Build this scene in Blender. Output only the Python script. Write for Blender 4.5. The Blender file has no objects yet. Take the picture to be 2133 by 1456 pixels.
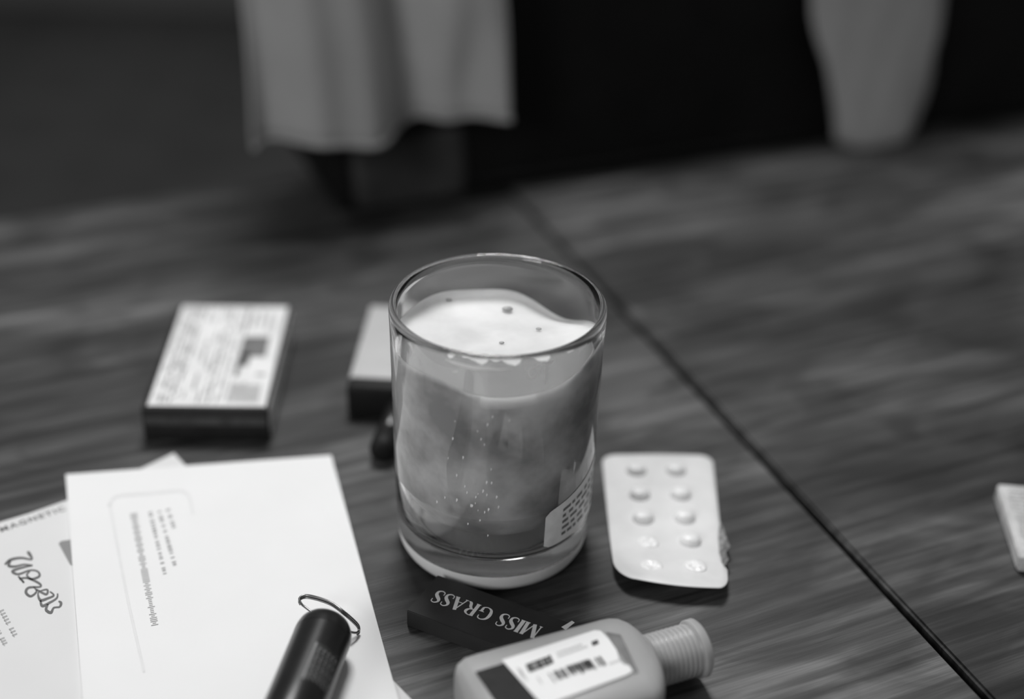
import bpy, bmesh, math, random
from mathutils import Vector, Matrix
random.seed(4)
S = bpy.context.scene
COL = S.collection
R = math.radians
TZ = 0.45                                   # height of the table top above the floor

# ------------------------------------------------------------------ camera, light, exposure
PITCH, ROLL, CH, FPX = 30.55, 1.8, 0.362, 2962.0
cd = bpy.data.cameras.new('camera'); cam = bpy.data.objects.new('camera', cd); COL.objects.link(cam)
cd.sensor_width = 36.0; cd.lens = 36.0 * FPX / 2133.0
FW = Vector((0, math.cos(R(PITCH)), -math.sin(R(PITCH)))); RT = Vector((1, 0, 0)); UP = RT.cross(FW)
RR = RT * math.cos(R(ROLL)) + UP * math.sin(R(ROLL)); UU = UP * math.cos(R(ROLL)) - RT * math.sin(R(ROLL))
CP = Vector((0, 0, TZ + CH))
M = Matrix((RR, UU, -FW)).transposed().to_4x4(); M.translation = CP
cam.matrix_world = M
cd.clip_start = 0.02; cd.clip_end = 50
cd.dof.use_dof = True; cd.dof.focus_distance = 0.53; cd.dof.aperture_fstop = 2.5; cd.dof.aperture_blades = 0
S.camera = cam

w = bpy.data.worlds.new('room_ambient'); S.world = w; w.use_nodes = True
w.node_tree.nodes['Background'].inputs[0].default_value = (1, 1, 1, 1)
w.node_tree.nodes['Background'].inputs[1].default_value = 0.16

def area(name, loc, aim, sx, sy, power):
    l = bpy.data.lights.new(name, 'AREA'); l.shape = 'RECTANGLE'; l.size = sx; l.size_y = sy; l.energy = power
    o = bpy.data.objects.new(name, l); COL.objects.link(o); o.location = loc
    o.rotation_euler = (Vector(aim) - Vector(loc)).to_track_quat('-Z', 'Y').to_euler(); return o
area('ceiling_lamp', (-0.12, 1.25, TZ + 1.6), (0.05, 0.5, TZ), 0.5, 0.5, 25.0)
area('front_fill_light', (-1.6, -1.6, TZ + 1.45), (0.1, 0.8, TZ), 1.0, 1.0, 29.0)  # added soft fill from the front left, there is no window

S.view_settings.view_transform = 'Standard'; S.view_settings.look = 'None'
S.view_settings.exposure = 0.0; S.view_settings.gamma = 1.0; S.view_settings.use_curve_mapping = False

def at(x, y, z=0.0):
    """the point of the plane z above the table top that photograph pixel (x, y) shows"""
    d = FW + RR * ((x - 1066.5) / FPX) - UU * ((y - 728.0) / FPX)
    t = (z + TZ - CP.z) / d.z
    return CP + d * t

# ------------------------------------------------------------------ materials
def mat(name, v, rough=0.5, spec=0.5, sss=0.0, sssr=0.004, trans=0.0, ior=1.45, metal=0.0, var=0.0, scale=60.0, bump=0.0, bscale=300.0, coat=0.0, sheen=0.0, contrast=(0.3, 0.7), det=4.0):
    m = bpy.data.materials.new(name); m.use_nodes = True; nt = m.node_tree; b = nt.nodes['Principled BSDF']
    b.inputs['Base Color'].default_value = (v, v, v, 1); b.inputs['Roughness'].default_value = rough
    b.inputs['Specular IOR Level'].default_value = spec; b.inputs['IOR'].default_value = ior
    b.inputs['Metallic'].default_value = metal; b.inputs['Transmission Weight'].default_value = trans
    b.inputs['Coat Weight'].default_value = coat; b.inputs['Sheen Weight'].default_value = sheen
    if sss:
        b.inputs['Subsurface Weight'].default_value = sss; b.inputs['Subsurface Radius'].default_value = (1, 1, 1)
        b.inputs['Subsurface Scale'].default_value = sssr
    tc = nt.nodes.new('ShaderNodeTexCoord')
    n = nt.nodes.new('ShaderNodeTexNoise'); n.inputs['Scale'].default_value = scale; n.inputs['Detail'].default_value = det
    nt.links.new(tc.outputs['Object'], n.inputs['Vector'])
    r = nt.nodes.new('ShaderNodeValToRGB')
    r.color_ramp.elements[0].position, r.color_ramp.elements[1].position = contrast
    lo, hi = v * (1 - var), min(1, v * (1 + var))
    r.color_ramp.elements[0].color = (lo, lo, lo, 1); r.color_ramp.elements[1].color = (hi, hi, hi, 1)
    nt.links.new(n.outputs['Fac'], r.inputs['Fac']); nt.links.new(r.outputs['Color'], b.inputs['Base Color'])
    if bump:
        n2 = nt.nodes.new('ShaderNodeTexNoise'); n2.inputs['Scale'].default_value = bscale; n2.inputs['Detail'].default_value = 3
        nt.links.new(tc.outputs['Object'], n2.inputs['Vector'])
        bp = nt.nodes.new('ShaderNodeBump'); bp.inputs['Strength'].default_value = bump; bp.inputs['Distance'].default_value = 0.0004
        nt.links.new(n2.outputs['Fac'], bp.inputs['Height']); nt.links.new(bp.outputs['Normal'], b.inputs['Normal'])
    return m

def wood(name, seed, base=0.072):
    m = bpy.data.materials.new(name); m.use_nodes = True; nt = m.node_tree; b = nt.nodes['Principled BSDF']; L = nt.links.new
    tc = nt.nodes.new('ShaderNodeTexCoord')
    def noise(sx, sy, scale, det, dist=0.0, off=0.0):
        mp = nt.nodes.new('ShaderNodeMapping'); mp.inputs['Scale'].default_value = (sx, sy, 1); mp.inputs['Location'].default_value = (seed * 3.1 + off, seed + off, 0)
        L(tc.outputs['Object'], mp.inputs['Vector'])
        n = nt.nodes.new('ShaderNodeTexNoise'); n.inputs['Scale'].default_value = scale; n.inputs['Detail'].default_value = det; n.inputs['Distortion'].default_value = dist
        L(mp.outputs['Vector'], n.inputs['Vector']); return n.outputs['Fac']
    def ramp(src, p0, p1, a, c):
        r = nt.nodes.new('ShaderNodeMapRange'); r.inputs['From Min'].default_value = p0; r.inputs['From Max'].default_value = p1
        r.inputs['To Min'].default_value = a; r.inputs['To Max'].default_value = c; r.interpolation_type = 'SMOOTHSTEP'
        L(src, r.inputs['Value']); return r.outputs['Result']
    def mul(a, c):
        q = nt.nodes.new('ShaderNodeMath'); q.operation = 'MULTIPLY'; L(a, q.inputs[0])
        if isinstance(c, float): q.inputs[1].default_value = c
        else: L(c, q.inputs[1])
        return q.outputs[0]
    broad = ramp(noise(1.0, 6.0, 3.0, 3.0, 0.6), 0.36, 0.66, 0.48, 1.5)       # wide figure of the veneer
    cloud = ramp(noise(2.2, 5.0, 6.0, 3.0, 1.2, 5.0), 0.34, 0.66, 0.62, 1.4)
    streak = ramp(noise(1.0, 22.0, 9.0, 6.0, 0.5, 9.0), 0.35, 0.65, 0.58, 1.45)
    fine = ramp(noise(1.0, 40.0, 40.0, 5.0, 0.2, 2.0), 0.3, 0.7, 0.8, 1.2)
    v = mul(mul(mul(mul(broad, cloud), streak), fine), float(base))
    cmb = nt.nodes.new('ShaderNodeCombineColor')
    for i in range(3): L(v, cmb.inputs[i])
    L(cmb.outputs[0], b.inputs['Base Color'])
    L(ramp(noise(1.0, 12.0, 8.0, 3.0, 0.5, 4.0), 0.3, 0.7, 0.38, 0.52), b.inputs['Roughness'])
    b.inputs['Specular IOR Level'].default_value = 0.4
    bp = nt.nodes.new('ShaderNodeBump'); bp.inputs['Strength'].default_value = 0.25; bp.inputs['Distance'].default_value = 0.0003
    L(noise(1.0, 30.0, 30.0, 4.0, 0.2, 2.0), bp.inputs['Height']); L(bp.outputs['Normal'], b.inputs['Normal'])
    return m

MW1 = wood('table_wood_left', 1.9, 0.059); MW2 = wood('table_wood_right', 3.9, 0.050)
MEDGE = mat('table_edge_wood', 0.03, 0.5, var=0.3, scale=20)
MPAPER = mat('envelope_paper', 0.86, 0.75, 0.2, var=0.015, scale=25, bump=0.12, bscale=600)
MPAPER2 = mat('letter_paper', 0.74, 0.75, 0.2, var=0.02, scale=25, bump=0.12, bscale=600)
MINK = mat('grey_ink', 0.16, 0.6, 0.2, var=0.15, scale=200)
MINKL = mat('faint_ink', 0.42, 0.6, 0.2, var=0.05, scale=200)
MINKLL = mat('very_faint_ink', 0.79, 0.6, 0.2, var=0.02, scale=200)
MDARK = mat('black_card', 0.016, 0.5, 0.35, var=0.2, scale=120, bump=0.1)
MCARD = mat('dark_print_card', 0.032, 0.42, 0.4, var=0.15, scale=80)
MWHITEINK = mat('white_ink', 0.8, 0.5, 0.3, var=0.03, scale=200)
MPACK = mat('pack_print_paper', 0.80, 0.45, 0.4, var=0.08, scale=70)
MPACKS = mat('pack_side_paper', 0.6, 0.45, 0.4, var=0.2, scale=150)
MPALE = mat('pale_plastic', 0.50, 0.4, 0.4, sss=0.2, sssr=0.002, var=0.05)
MBLACK = mat('black_plastic', 0.012, 0.28, 0.5, var=0.2, scale=90)
MBLACKM = mat('black_rubber', 0.008, 0.6, 0.3, var=0.2, scale=90)
MSTEEL = mat('split_ring_steel', 0.22, 0.3, metal=1.0, var=0.1)
MWAX = mat('candle_wax', 0.78, 0.5, 0.35, sss=1.0, sssr=0.006, var=0.10, scale=45, bump=0.2, bscale=120, contrast=(0.35, 0.65))
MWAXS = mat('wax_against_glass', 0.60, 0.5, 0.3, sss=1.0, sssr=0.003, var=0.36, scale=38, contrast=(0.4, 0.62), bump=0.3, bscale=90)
MSPOT = mat('soot_speck', 0.42, 0.6, var=0.3, scale=400)
MSTICK = mat('clear_sticker', 0.9, 0.5, 0.3, var=0.1, scale=150)
MBOT = mat('frosted_plastic', 0.40, 0.32, 0.5, sss=0.8, sssr=0.008, var=0.04, scale=40, coat=0.1)
MBOTD = mat('dark_bottle_contents', 0.16, 0.35, 0.4, var=0.25, scale=90)
MLABEL = mat('white_label', 0.84, 0.45, 0.35, var=0.015)
MLABELD = mat('dark_label', 0.012, 0.55, 0.2, var=0.3, scale=250)
MFOIL = mat('blister_foil', 0.74, 0.42, 0.5, var=0.05, scale=90, bump=0.25, bscale=260)
MPOCK = mat('pill_pocket_plastic', 0.84, 0.3, 0.5, sss=0.3, sssr=0.001, var=0.02)
MCLOTH = mat('pale_cloth', 0.34, 0.9, 0.1, var=0.18, scale=7, sheen=0.2, bump=0.2, bscale=900)
MBAG = mat('black_leather', 0.0045, 0.6, 0.18, var=0.3, scale=30, bump=0.15, bscale=200)
MSLEEVE = mat('grey_cloth', 0.31, 0.9, 0.1, var=0.12, scale=8, sheen=0.1, bump=0.2, bscale=700)
MWALL = mat('painted_wall', 0.52, 0.85, 0.2, var=0.08, scale=1.2, bump=0.1, bscale=80)
MBASE = mat('baseboard_paint', 0.09, 0.5, 0.4, var=0.08, scale=4)
MFLOOR = mat('floor_boards', 0.028, 0.55, 0.4, var=0.35, scale=6)

mg = bpy.data.materials.new('clear_glass'); mg.use_nodes = True; b = mg.node_tree.nodes['Principled BSDF']
b.inputs['Transmission Weight'].default_value = 1.0; b.inputs['Roughness'].default_value = 0.0; b.inputs['IOR'].default_value = 1.5
tcg = mg.node_tree.nodes.new('ShaderNodeTexCoord'); ng = mg.node_tree.nodes.new('ShaderNodeTexNoise'); ng.inputs['Scale'].default_value = 50
mg.node_tree.links.new(tcg.outputs['Object'], ng.inputs['Vector'])
rg = mg.node_tree.nodes.new('ShaderNodeMapRange'); rg.inputs['From Min'].default_value = .45; rg.inputs['From Max'].default_value = .75; rg.inputs['To Max'].default_value = 0.09; rg.inputs['To Min'].default_value = 0.01
mg.node_tree.links.new(ng.outputs['Fac'], rg.inputs['Value']); mg.node_tree.links.new(rg.outputs['Result'], b.inputs['Roughness'])
b.inputs['Base Color'].default_value = (0.93, 0.93, 0.93, 1)

def translucent(m, amount):
    nt = m.node_tree; b = nt.nodes['Principled BSDF']; out = nt.nodes['Material Output']
    t = nt.nodes.new('ShaderNodeBsdfTranslucent'); t.inputs[0].default_value = (.85, .85, .85, 1)
    mx = nt.nodes.new('ShaderNodeMixShader'); mx.inputs[0].default_value = amount
    nt.links.new(b.outputs[0], mx.inputs[1]); nt.links.new(t.outputs[0], mx.inputs[2]); nt.links.new(mx.outputs[0], out.inputs['Surface']); return m
# ------------------------------------------------------------------ helpers
def link(name, bm, m, parent=None, smooth=True, loc=None, rz=0.0):
    me = bpy.data.meshes.new(name); bm.normal_update(); bm.to_mesh(me); bm.free()
    o = bpy.data.objects.new(name, me); COL.objects.link(o)
    for q in (m if isinstance(m, (list, tuple)) else [m]): me.materials.append(q)
    if smooth:
        for p in me.polygons: p.use_smooth = True
    if loc is not None: o.location = loc; o.rotation_euler = (0, 0, rz)
    if parent is not None: o.parent = parent
    return o
def autosmooth(o, ang=35):
    me = o.data; b2 = bmesh.new(); b2.from_mesh(me)
    for e in b2.edges:
        if len(e.link_faces) == 2 and e.calc_face_angle(0) > R(ang): e.smooth = False
    b2.to_mesh(me); b2.free(); return o
def thing(name, label, cat, loc, rz=0.0, group=None):
    o = bpy.data.objects.new(name, None); COL.objects.link(o); o.empty_display_size = 0.01
    o.location = loc; o.rotation_euler = (0, 0, rz); o['label'] = label; o['category'] = cat
    if group: o['group'] = group
    return o
def struct(o): o['kind'] = 'structure'; return o
def rbox(sx, sy, sz, bev, c=(0, 0, 0), seg=3, bm=None):
    b2 = bm or bmesh.new(); r = bmesh.ops.create_cube(b2, size=1.0)
    bmesh.ops.scale(b2, vec=(sx, sy, sz), verts=r['verts']); bmesh.ops.translate(b2, vec=c, verts=r['verts'])
    if bev:
        es = list({e for v in r['verts'] for e in v.link_edges})
        bmesh.ops.bevel(b2, geom=es, offset=bev, segments=seg, profile=0.5, affect='EDGES')
    return b2
def lathe(prof, n=96, bm=None, closed=False):
    b2 = bm or bmesh.new(); rings = []
    for r, z in prof:
        if r < 1e-6: rings.append([b2.verts.new((0, 0, z))])
        else: rings.append([b2.verts.new((r * math.cos(2 * math.pi * i / n), r * math.sin(2 * math.pi * i / n), z)) for i in range(n)])
    pairs = list(zip(rings, rings[1:])) + ([(rings[-1], rings[0])] if closed else [])
    for a, c in pairs:
        for i in range(n):
            j = (i + 1) % n
            if len(a) == 1 and len(c) == 1: continue
            if len(a) == 1: b2.faces.new((a[0], c[j], c[i]))
            elif len(c) == 1: b2.faces.new((a[i], a[j], c[0]))
            else: b2.faces.new((a[i], a[j], c[j], c[i]))
    return b2
def loft(rings, cap=True, bm=None):
    b2 = bm or bmesh.new(); vr = [[b2.verts.new(p) for p in r] for r in rings]; n = len(vr[0])
    for a, c in zip(vr, vr[1:]):
        for i in range(n): b2.faces.new((a[i], a[(i + 1) % n], c[(i + 1) % n], c[i]))
    if cap: b2.faces.new(vr[0][::-1]); b2.faces.new(vr[-1])
    bmesh.ops.recalc_face_normals(b2, faces=b2.faces); return b2
def tube(pts, r, n=10, bm=None, closed=False):
    b2 = bm or bmesh.new(); rings = []; N = len(pts)
    for i, p in enumerate(pts):
        p = Vector(p); a = Vector(pts[(i - 1) % N] if closed or i else pts[0]); c = Vector(pts[(i + 1) % N] if closed or i < N - 1 else pts[-1])
        t = (c - a).normalized(); u = t.cross(Vector((0.1, 0.2, 1))).normalized(); v = t.cross(u)
        rings.append([b2.verts.new(p + (u * math.cos(2 * math.pi * k / n) + v * math.sin(2 * math.pi * k / n)) * r) for k in range(n)])
    prs = list(zip(rings, rings[1:])) + ([(rings[-1], rings[0])] if closed else [])
    for a, c in prs:
        for k in range(n): b2.faces.new((a[k], a[(k + 1) % n], c[(k + 1) % n], c[k]))
    if not closed: b2.faces.new(rings[0][::-1]); b2.faces.new(rings[-1])
    bmesh.ops.recalc_face_normals(b2, faces=b2.faces); return b2
def catmull(ps, k=8):
    out = []; n = len(ps)
    for i in range(n - 1):
        p0, p1, p2, p3 = ps[max(i - 1, 0)], ps[i], ps[i + 1], ps[min(i + 2, n - 1)]
        for s in range(k):
            t = s / k
            out.append(tuple(0.5 * ((2 * b_) + (-a + c) * t + (2 * a - 5 * b_ + 4 * c - d) * t * t + (-a + 3 * b_ - 3 * c + d) * t ** 3) for a, b_, c, d in zip(p0, p1, p2, p3)))
    out.append(tuple(ps[-1])); return out
def ribbon(bm, pts, f):
    """pts: (x, y, width); f maps (x, y) to a 3D point"""
    L_, R_ = [], []
    for i, p in enumerate(pts):
        a = pts[max(i - 1, 0)]; c = pts[min(i + 1, len(pts) - 1)]
        dx, dy = c[0] - a[0], c[1] - a[1]; l = math.hypot(dx, dy) or 1; nx, ny = -dy / l, dx / l; h = p[2] / 2
        L_.append(bm.verts.new(f(p[0] + nx * h, p[1] + ny * h))); R_.append(bm.verts.new(f(p[0] - nx * h, p[1] - ny * h)))
    for i in range(len(pts) - 1): bm.faces.new((L_[i], R_[i], R_[i + 1], L_[i + 1]))
def rects(bm, rs, f):
    for x0, y0, x1, y1 in rs:
        vs = [bm.verts.new(f(x, y)) for x, y in ((x0, y0), (x1, y0), (x1, y1), (x0, y1))]; bm.faces.new(vs)
def sheet(outline, th, inner=None):
    """thin slab from a world outline (list of Vectors), bottom at given points"""
    b2 = bmesh.new(); lo = [b2.verts.new(p) for p in outline]; hi = [b2.verts.new(Vector(p) + Vector((0, 0, th))) for p in outline]
    n = len(lo)
    for i in range(n): b2.faces.new((lo[i], lo[(i + 1) % n], hi[(i + 1) % n], hi[i]))
    b2.faces.new(lo[::-1]); b2.faces.new(hi)
    bmesh.ops.recalc_face_normals(b2, faces=b2.faces); return b2
def ang(a, c): return math.atan2(c.y - a.y, c.x - a.x)

MGB = mg.copy(); MGB.name = 'brightened_base_glass'; translucent(MGB, 0.0)  # clear foot, the light gathered inside it painted in as white diffuse
_nt = MGB.node_tree; _d = _nt.nodes.new('ShaderNodeBsdfDiffuse'); _d.inputs[0].default_value = (.95, .95, .95, 1)
_mx = [q for q in _nt.nodes if q.type == 'MIX_SHADER'][0]; _nt.links.new(_d.outputs[0], _mx.inputs[2]); _mx.inputs[0].default_value = 0.9

# ------------------------------------------------------------------ room
FA = R(25.5)                                # direction of the table's grain
def slab(name, x0, x1, y0, y1, z0, z1, m, bev=0.0):
    o = link(name, rbox(x1 - x0, y1 - y0, z1 - z0, bev, ((x0 + x1) / 2, (y0 + y1) / 2, (z0 + z1) / 2)), m, smooth=False); return struct(o)
fl = thing('floor', 'x', 'x', (0, 0, 0)); del fl['label']; del fl['category']; struct(fl)
b2 = bmesh.new()
nb = 0
bmesh.ops.create_cube(b2, size=1.0); bmesh.ops.scale(b2, vec=(5.0, 5.2, 0.02), verts=b2.verts); bmesh.ops.translate(b2, vec=(0, 0.0, -0.02), verts=b2.verts)
link('underlay', b2, MBASE, fl, False)
plank = None
for i in range(26):
    y = -2.5 + i * 0.2
    for k in range(2):
        if plank is None:
            plank = link('plank', rbox(2.49, 0.197, 0.012, 0.001, seg=1), MFLOOR, fl, False); o = plank
        else:
            o = plank.copy(); COL.objects.link(o)
        o.location = (-1.25 + 2.5 * k, y + 0.05, -0.006)
slab('wall_back', -2.6, 2.6, 2.60, 2.70, -0.03, 2.4, MWALL)
slab('wall_left', -2.7, -2.6, -2.5, 2.7, -0.03, 2.4, MWALL)
slab('wall_right', 2.6, 2.7, -2.5, 2.7, -0.03, 2.4, MWALL)
# the shallow skew of the back wall lines in the photograph follows from the camera's roll
slab('baseboard_back', -2.6, 2.6, 2.575, 2.60, 0.0, 0.085, MBASE, 0.004)

# ------------------------------------------------------------------ table
U = Vector((math.cos(FA), math.sin(FA), 0)); V = Vector((-math.sin(FA), math.cos(FA), 0))
SEAM = at(1560, 925)                        # a point of the joint between the leaves
E0 = at(0, 458)                             # a point of the far edge
def tl(p): d = p - SEAM; return d.dot(U), d.dot(V)
vf = tl(E0)[1]
table = thing('coffee_table', 'dark grained wooden table with a thin joint between its two leaves', 'table', (SEAM.x, SEAM.y, 0), FA)
SA = ang(at(2040, 1456), at(1280, 640)) - FA - R(90)     # the joint leaves the square by a degree or two
def leaf(x0, x1, m, left):
    y0, y1 = vf - 0.95, vf
    t = math.tan(SA)
    xs = lambda y, x: x - t * y
    g = 0.0016
    pts = [(x0, y0), (xs(y0, -g), y0), (xs(y1, -g), y1), (x0, y1)] if left else [(xs(y0, g), y0), (x1, y0), (x1, y1), (xs(y1, g), y1)]
    b2 = sheet([Vector((x, y, TZ - 0.028)) for x, y in pts], 0.028)
    bmesh.ops.bevel(b2, geom=list(b2.edges), offset=0.0012, segments=2, affect='EDGES')
    return link('table_leaf', b2, m, table, False)
leaf(-1.0, 0, MW1, True); leaf(0, 0.75, MW2, False)
link('apron', rbox(1.6, 0.02, 0.07, 0.002, (-0.12, vf - 0.08, TZ - 0.064)), MEDGE, table)
link('apron', rbox(1.6, 0.02, 0.07, 0.002, (-0.12, vf - 0.87, TZ - 0.064)), MEDGE, table)
link('runner', rbox(0.08, 0.78, 0.02, 0.002, (0, vf - 0.475, TZ - 0.039)), MEDGE, table)
for x, y in ((-0.9, vf - 0.08), (0.66, vf - 0.08), (-0.9, vf - 0.87), (0.66, vf - 0.87)):
    link('leg', rbox(0.05, 0.05, TZ - 0.029, 0.003, (x, y, (TZ - 0.029) / 2)), MEDGE, table)

# ------------------------------------------------------------------ candle in a glass
CX, CY = -0.0057, 0.4639
HG = 0.1088
cand = thing('glass_candle', 'partly burned white wax candle in a thick clear glass tumbler', 'candle', (CX, CY, TZ))
outer = [(0, 0.0012), (0.024, 0.0010), (0.0325, 0.0002), (0.0345, 0.0002), (0.0365, 0.0014), (0.0379, 0.0042), (0.0385, 0.009), (0.0389, 0.018), (0.0393, 0.03), (0.0398, 0.055), (0.0402, 0.08), (0.0405, 0.100), (0.0407, 0.1063)]
lip = [(0.04055, 0.1077), (0.0400, 0.10855), (0.0392, HG), (0.0384, 0.1084), (0.0379, 0.1073)]
def rin(z):                                   # inner radius at height z
    return 0.0360 + 0.0017 * max(0, min(1, (z - 0.02) / 0.085))
inner = [(0.0377, 0.104)] + [(rin(z), z) for z in (0.09, 0.07, 0.05, 0.035, 0.026)] + [(0.0354, 0.0205), (0.0340, 0.0165), (0.0310, 0.0142), (0.026, 0.0132), (0.012, 0.0130), (0, 0.0130)]
gl = link('glass', lathe([(r, z) for r, z in outer + lip + inner], 128), [mg, MGB], cand)
for p in gl.data.polygons:
    if p.center.z < 0.0125 and math.hypot(p.center.x, p.center.y) > .0345: p.material_index = 1
def front(phi): return phi                    # azimuth measured from the camera side (-y) towards +x
def wax_edge(phi):
    """height of the wax where it meets the glass; phi from camera side to the right"""
    z = HG - 0.0150
    d = (phi - R(138) + math.pi) % (2 * math.pi) - math.pi
    z -= 0.0085 * math.exp(-(d / R(28)) ** 2)
    e = (phi - R(10) + math.pi) % (2 * math.pi) - math.pi
    z -= 0.0055 * math.exp(-(e / R(30)) ** 2)
    e = (phi - R(80) + math.pi) % (2 * math.pi) - math.pi
    z += 0.0055 * math.exp(-(e / R(26)) ** 2)
    z += 0.0008 * math.sin(3 * phi + 1) + 0.0005 * math.sin(7 * phi)
    return z
b2 = bmesh.new(); n = 96; rings = []
ov = 0.00025
rads = [0.0, 0.15, 0.3, 0.45, 0.6, 0.72, 0.82, 0.9, 0.95, 0.98, 1.0]
for k, f in enumerate(rads):
    ring = []
    for i in range(n if f > 0 else 1):
        phi = 2 * math.pi * i / n
        r = f * (rin(0.09) + ov)
        ze = wax_edge(phi); zc = HG - 0.0165
        s = f ** 3
        z = ze * s + zc * (1 - s) + (0.0016 if f == 1.0 else 0.0007 if f > 0.97 else 0)
        z += 0.0004 * math.sin(r * 300 + phi * 2) * (1 - s)
        ring.append(b2.verts.new((r * math.sin(phi), -r * math.cos(phi), z)))
    rings.append(ring)
for h in [0.086, 0.075, 0.06, 0.045, 0.040, 0.036]:
    ring = []
    for i in range(n):
        phi = 2 * math.pi * i / n; z = min(h, wax_edge(phi) - 0.002 - (0.09 - h) * 0.05)
        r = rin(z) + ov; ring.append(b2.verts.new((r * math.sin(phi), -r * math.cos(phi), z)))
    rings.append(ring)
for r, z in ((0.0349, 0.0330), (0.0334, 0.0285), (0.0308, 0.0245), (0.0272, 0.0215), (0.0225, 0.0196), (0.0, 0.0190)):
    rings.append([b2.verts.new((r * math.sin(2 * math.pi * i / n), -r * math.cos(2 * math.pi * i / n), z)) for i in range(n if r else 1)])
for a, c in zip(rings, rings[1:]):
    for i in range(n):
        j = (i + 1) % n
        if len(a) == 1: b2.faces.new((a[0], c[i], c[j]))
        elif len(c) == 1: b2.faces.new((a[i], c[0], a[j]))
        else: b2.faces.new((a[i], c[i], c[j], a[j]))
bmesh.ops.recalc_face_normals(b2, faces=b2.faces)
wax = link('wax', b2, [MWAX, MWAXS], cand)
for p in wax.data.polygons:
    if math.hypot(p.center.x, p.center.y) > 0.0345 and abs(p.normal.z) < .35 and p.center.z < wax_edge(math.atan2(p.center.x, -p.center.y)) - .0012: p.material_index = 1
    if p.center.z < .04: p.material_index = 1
b2 = bmesh.new(); g = []                     # thin cloudy film left on the inner wall above the wax, camera side
for i in range(49):
    phi = R(-92 + 170 * i / 48); zlo = wax_edge(phi) - .001; zhi = HG - .0035 - .0015 * abs(math.sin(i * .7)) * (i % 5) / 4
    g.append([b2.verts.new(((rin(.09) - .00025) * math.sin(phi), -(rin(.09) - .00025) * math.cos(phi), zlo + (zhi - zlo) * j / 6)) for j in range(7)])
for i in range(48):
    for j in range(6): b2.faces.new((g[i][j], g[i + 1][j], g[i + 1][j + 1], g[i][j + 1]))
mf = translucent(mat('cloudy_wax_film', 0.15, 0.6, 0.2, var=0.3, scale=60), 0.3); nt_ = mf.node_tree
tr_ = nt_.nodes.new('ShaderNodeBsdfTransparent'); m2 = nt_.nodes.new('ShaderNodeMixShader'); m2.inputs[0].default_value = .2
ms_ = [q for q in nt_.nodes if q.type == 'MIX_SHADER' and q != m2][0]
nt_.links.new(ms_.outputs[0], m2.inputs[1]); nt_.links.new(tr_.outputs[0], m2.inputs[2]); nt_.links.new(m2.outputs[0], nt_.nodes['Material Output'].inputs['Surface'])
link('wax_film', b2, mf, cand)
# sunken specks and wick stub on the wax
def wax_local(px, py, zz): p = at(px, py, zz); return p - Vector((CX, CY, TZ))
for (px, py, r_) in ((935, 629, 0.0010), (1057, 645, 0.0017), (1122, 686, 0.0009), (1045, 714, 0.0008)):
    p = wax_local(px, py, HG - 0.016); b2 = bmesh.new()
    bmesh.ops.create_icosphere(b2, subdivisions=2, radius=r_)
    bmesh.ops.scale(b2, vec=(1.3, 1.0, 0.5), verts=b2.verts); bmesh.ops.translate(b2, vec=(p.x, p.y, HG - 0.0159 + 0.0012 * (math.hypot(p.x, p.y) / .037) ** 3), verts=b2.verts)
    link('wick_stub' if r_ > 0.002 else 'speck', b2, MSPOT, wax)
link('base_label', lathe([(0, 0.00005), (0.0315, 0.00005), (0.0315, 0.00018), (0, 0.00018)], 64), MLABEL, cand)
# price sticker wrapped round the lower right of the glass
def rout(z):
    for (r0, z0), (r1, z1) in zip(outer[4:], outer[5:]):
        if z0 <= z <= z1: return r0 + (r1 - r0) * (z - z0) / (z1 - z0)
    return 0.0405
def cyl(phi, z, off=0.00015): r = rout(z) + off; return Vector((r * math.sin(phi), -r * math.cos(phi), z))
def stick(s, t, off=0.00015):
    phi = R(31) + s * R(72); z0 = 0.0195 + 0.001 * s; z1 = 0.0365 + 0.0135 * s
    return cyl(phi, z0 + (z1 - z0) * t, off)
b2 = bmesh.new(); g = []
for i in range(25):
    s = i / 24; e = 0.0
    if s < 0.08: e = 0.09 * (1 - math.sqrt(max(0, 1 - (1 - s / 0.08) ** 2)))
    g.append([b2.verts.new(stick(s, e + (1 - 2 * e) * j / 8)) for j in range(9)])
for i in range(24):
    for j in range(8): b2.faces.new((g[i][j], g[i + 1][j], g[i + 1][j + 1], g[i][j + 1]))
stk = link('price_sticker', b2, translucent(MSTICK, 0.05), cand); stk['label'] = 'pale curved sticker on lower glass wall'
b2 = bmesh.new()
for k in range(5):
    t = 0.2 + k * 0.15
    s = 0.17
    while s < 0.85:
        l = random.uniform(0.03, 0.09)
        rects(b2, [(s, t - 0.04, min(s + l, 0.9), t + 0.03)], lambda a, c: stick(a, c, 0.00025)); s += l + random.uniform(0.015, 0.05)
link('sticker_print', b2, mat('sticker_ink', 0.14, 0.6, var=0.2, scale=300), stk)
# dried wax smears on the outside just under the rim
b2 = bmesh.new()
def on_glass(phi_deg, z): return cyl(R(phi_deg), z, 0.0002)
def smear(ps): ribbon(b2, catmull([(a, z * 1000, w_) for a, z, w_ in ps], 5), lambda a, z: cyl(R(a), z / 1000, 0.0002))
smear([(-25, .1052, .3), (-22, .1048, 1.0), (-17, .1044, 1.4), (-10, .1041, 1.6), (-4, .1043, 1.2), (3, .1042, .6), (8, .1046, .2)])
smear([(24, .1050, .4), (21, .1040, .8), (18, .1036, .9), (16.5, .1018, 1.1), (18.5, .0999, 1.0), (21, .1000, .7), (20.5, .1012, .4)])
smear([(24, .1034, .5), (23.4, .1020, .9), (23.8, .1008, .4)])
smear([(27, .1056, .5), (26.3, .1030, 1.0), (26.6, .1000, 1.1), (26.2, .0975, .9), (27, .0955, .5)])
smear([(30, .1054, .3), (28, .1044, 1.0), (25, .1046, .5)])
smear([(-21, .1008, .2), (-19.8, .1012, .8), (-19, .1018, .3)])
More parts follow.
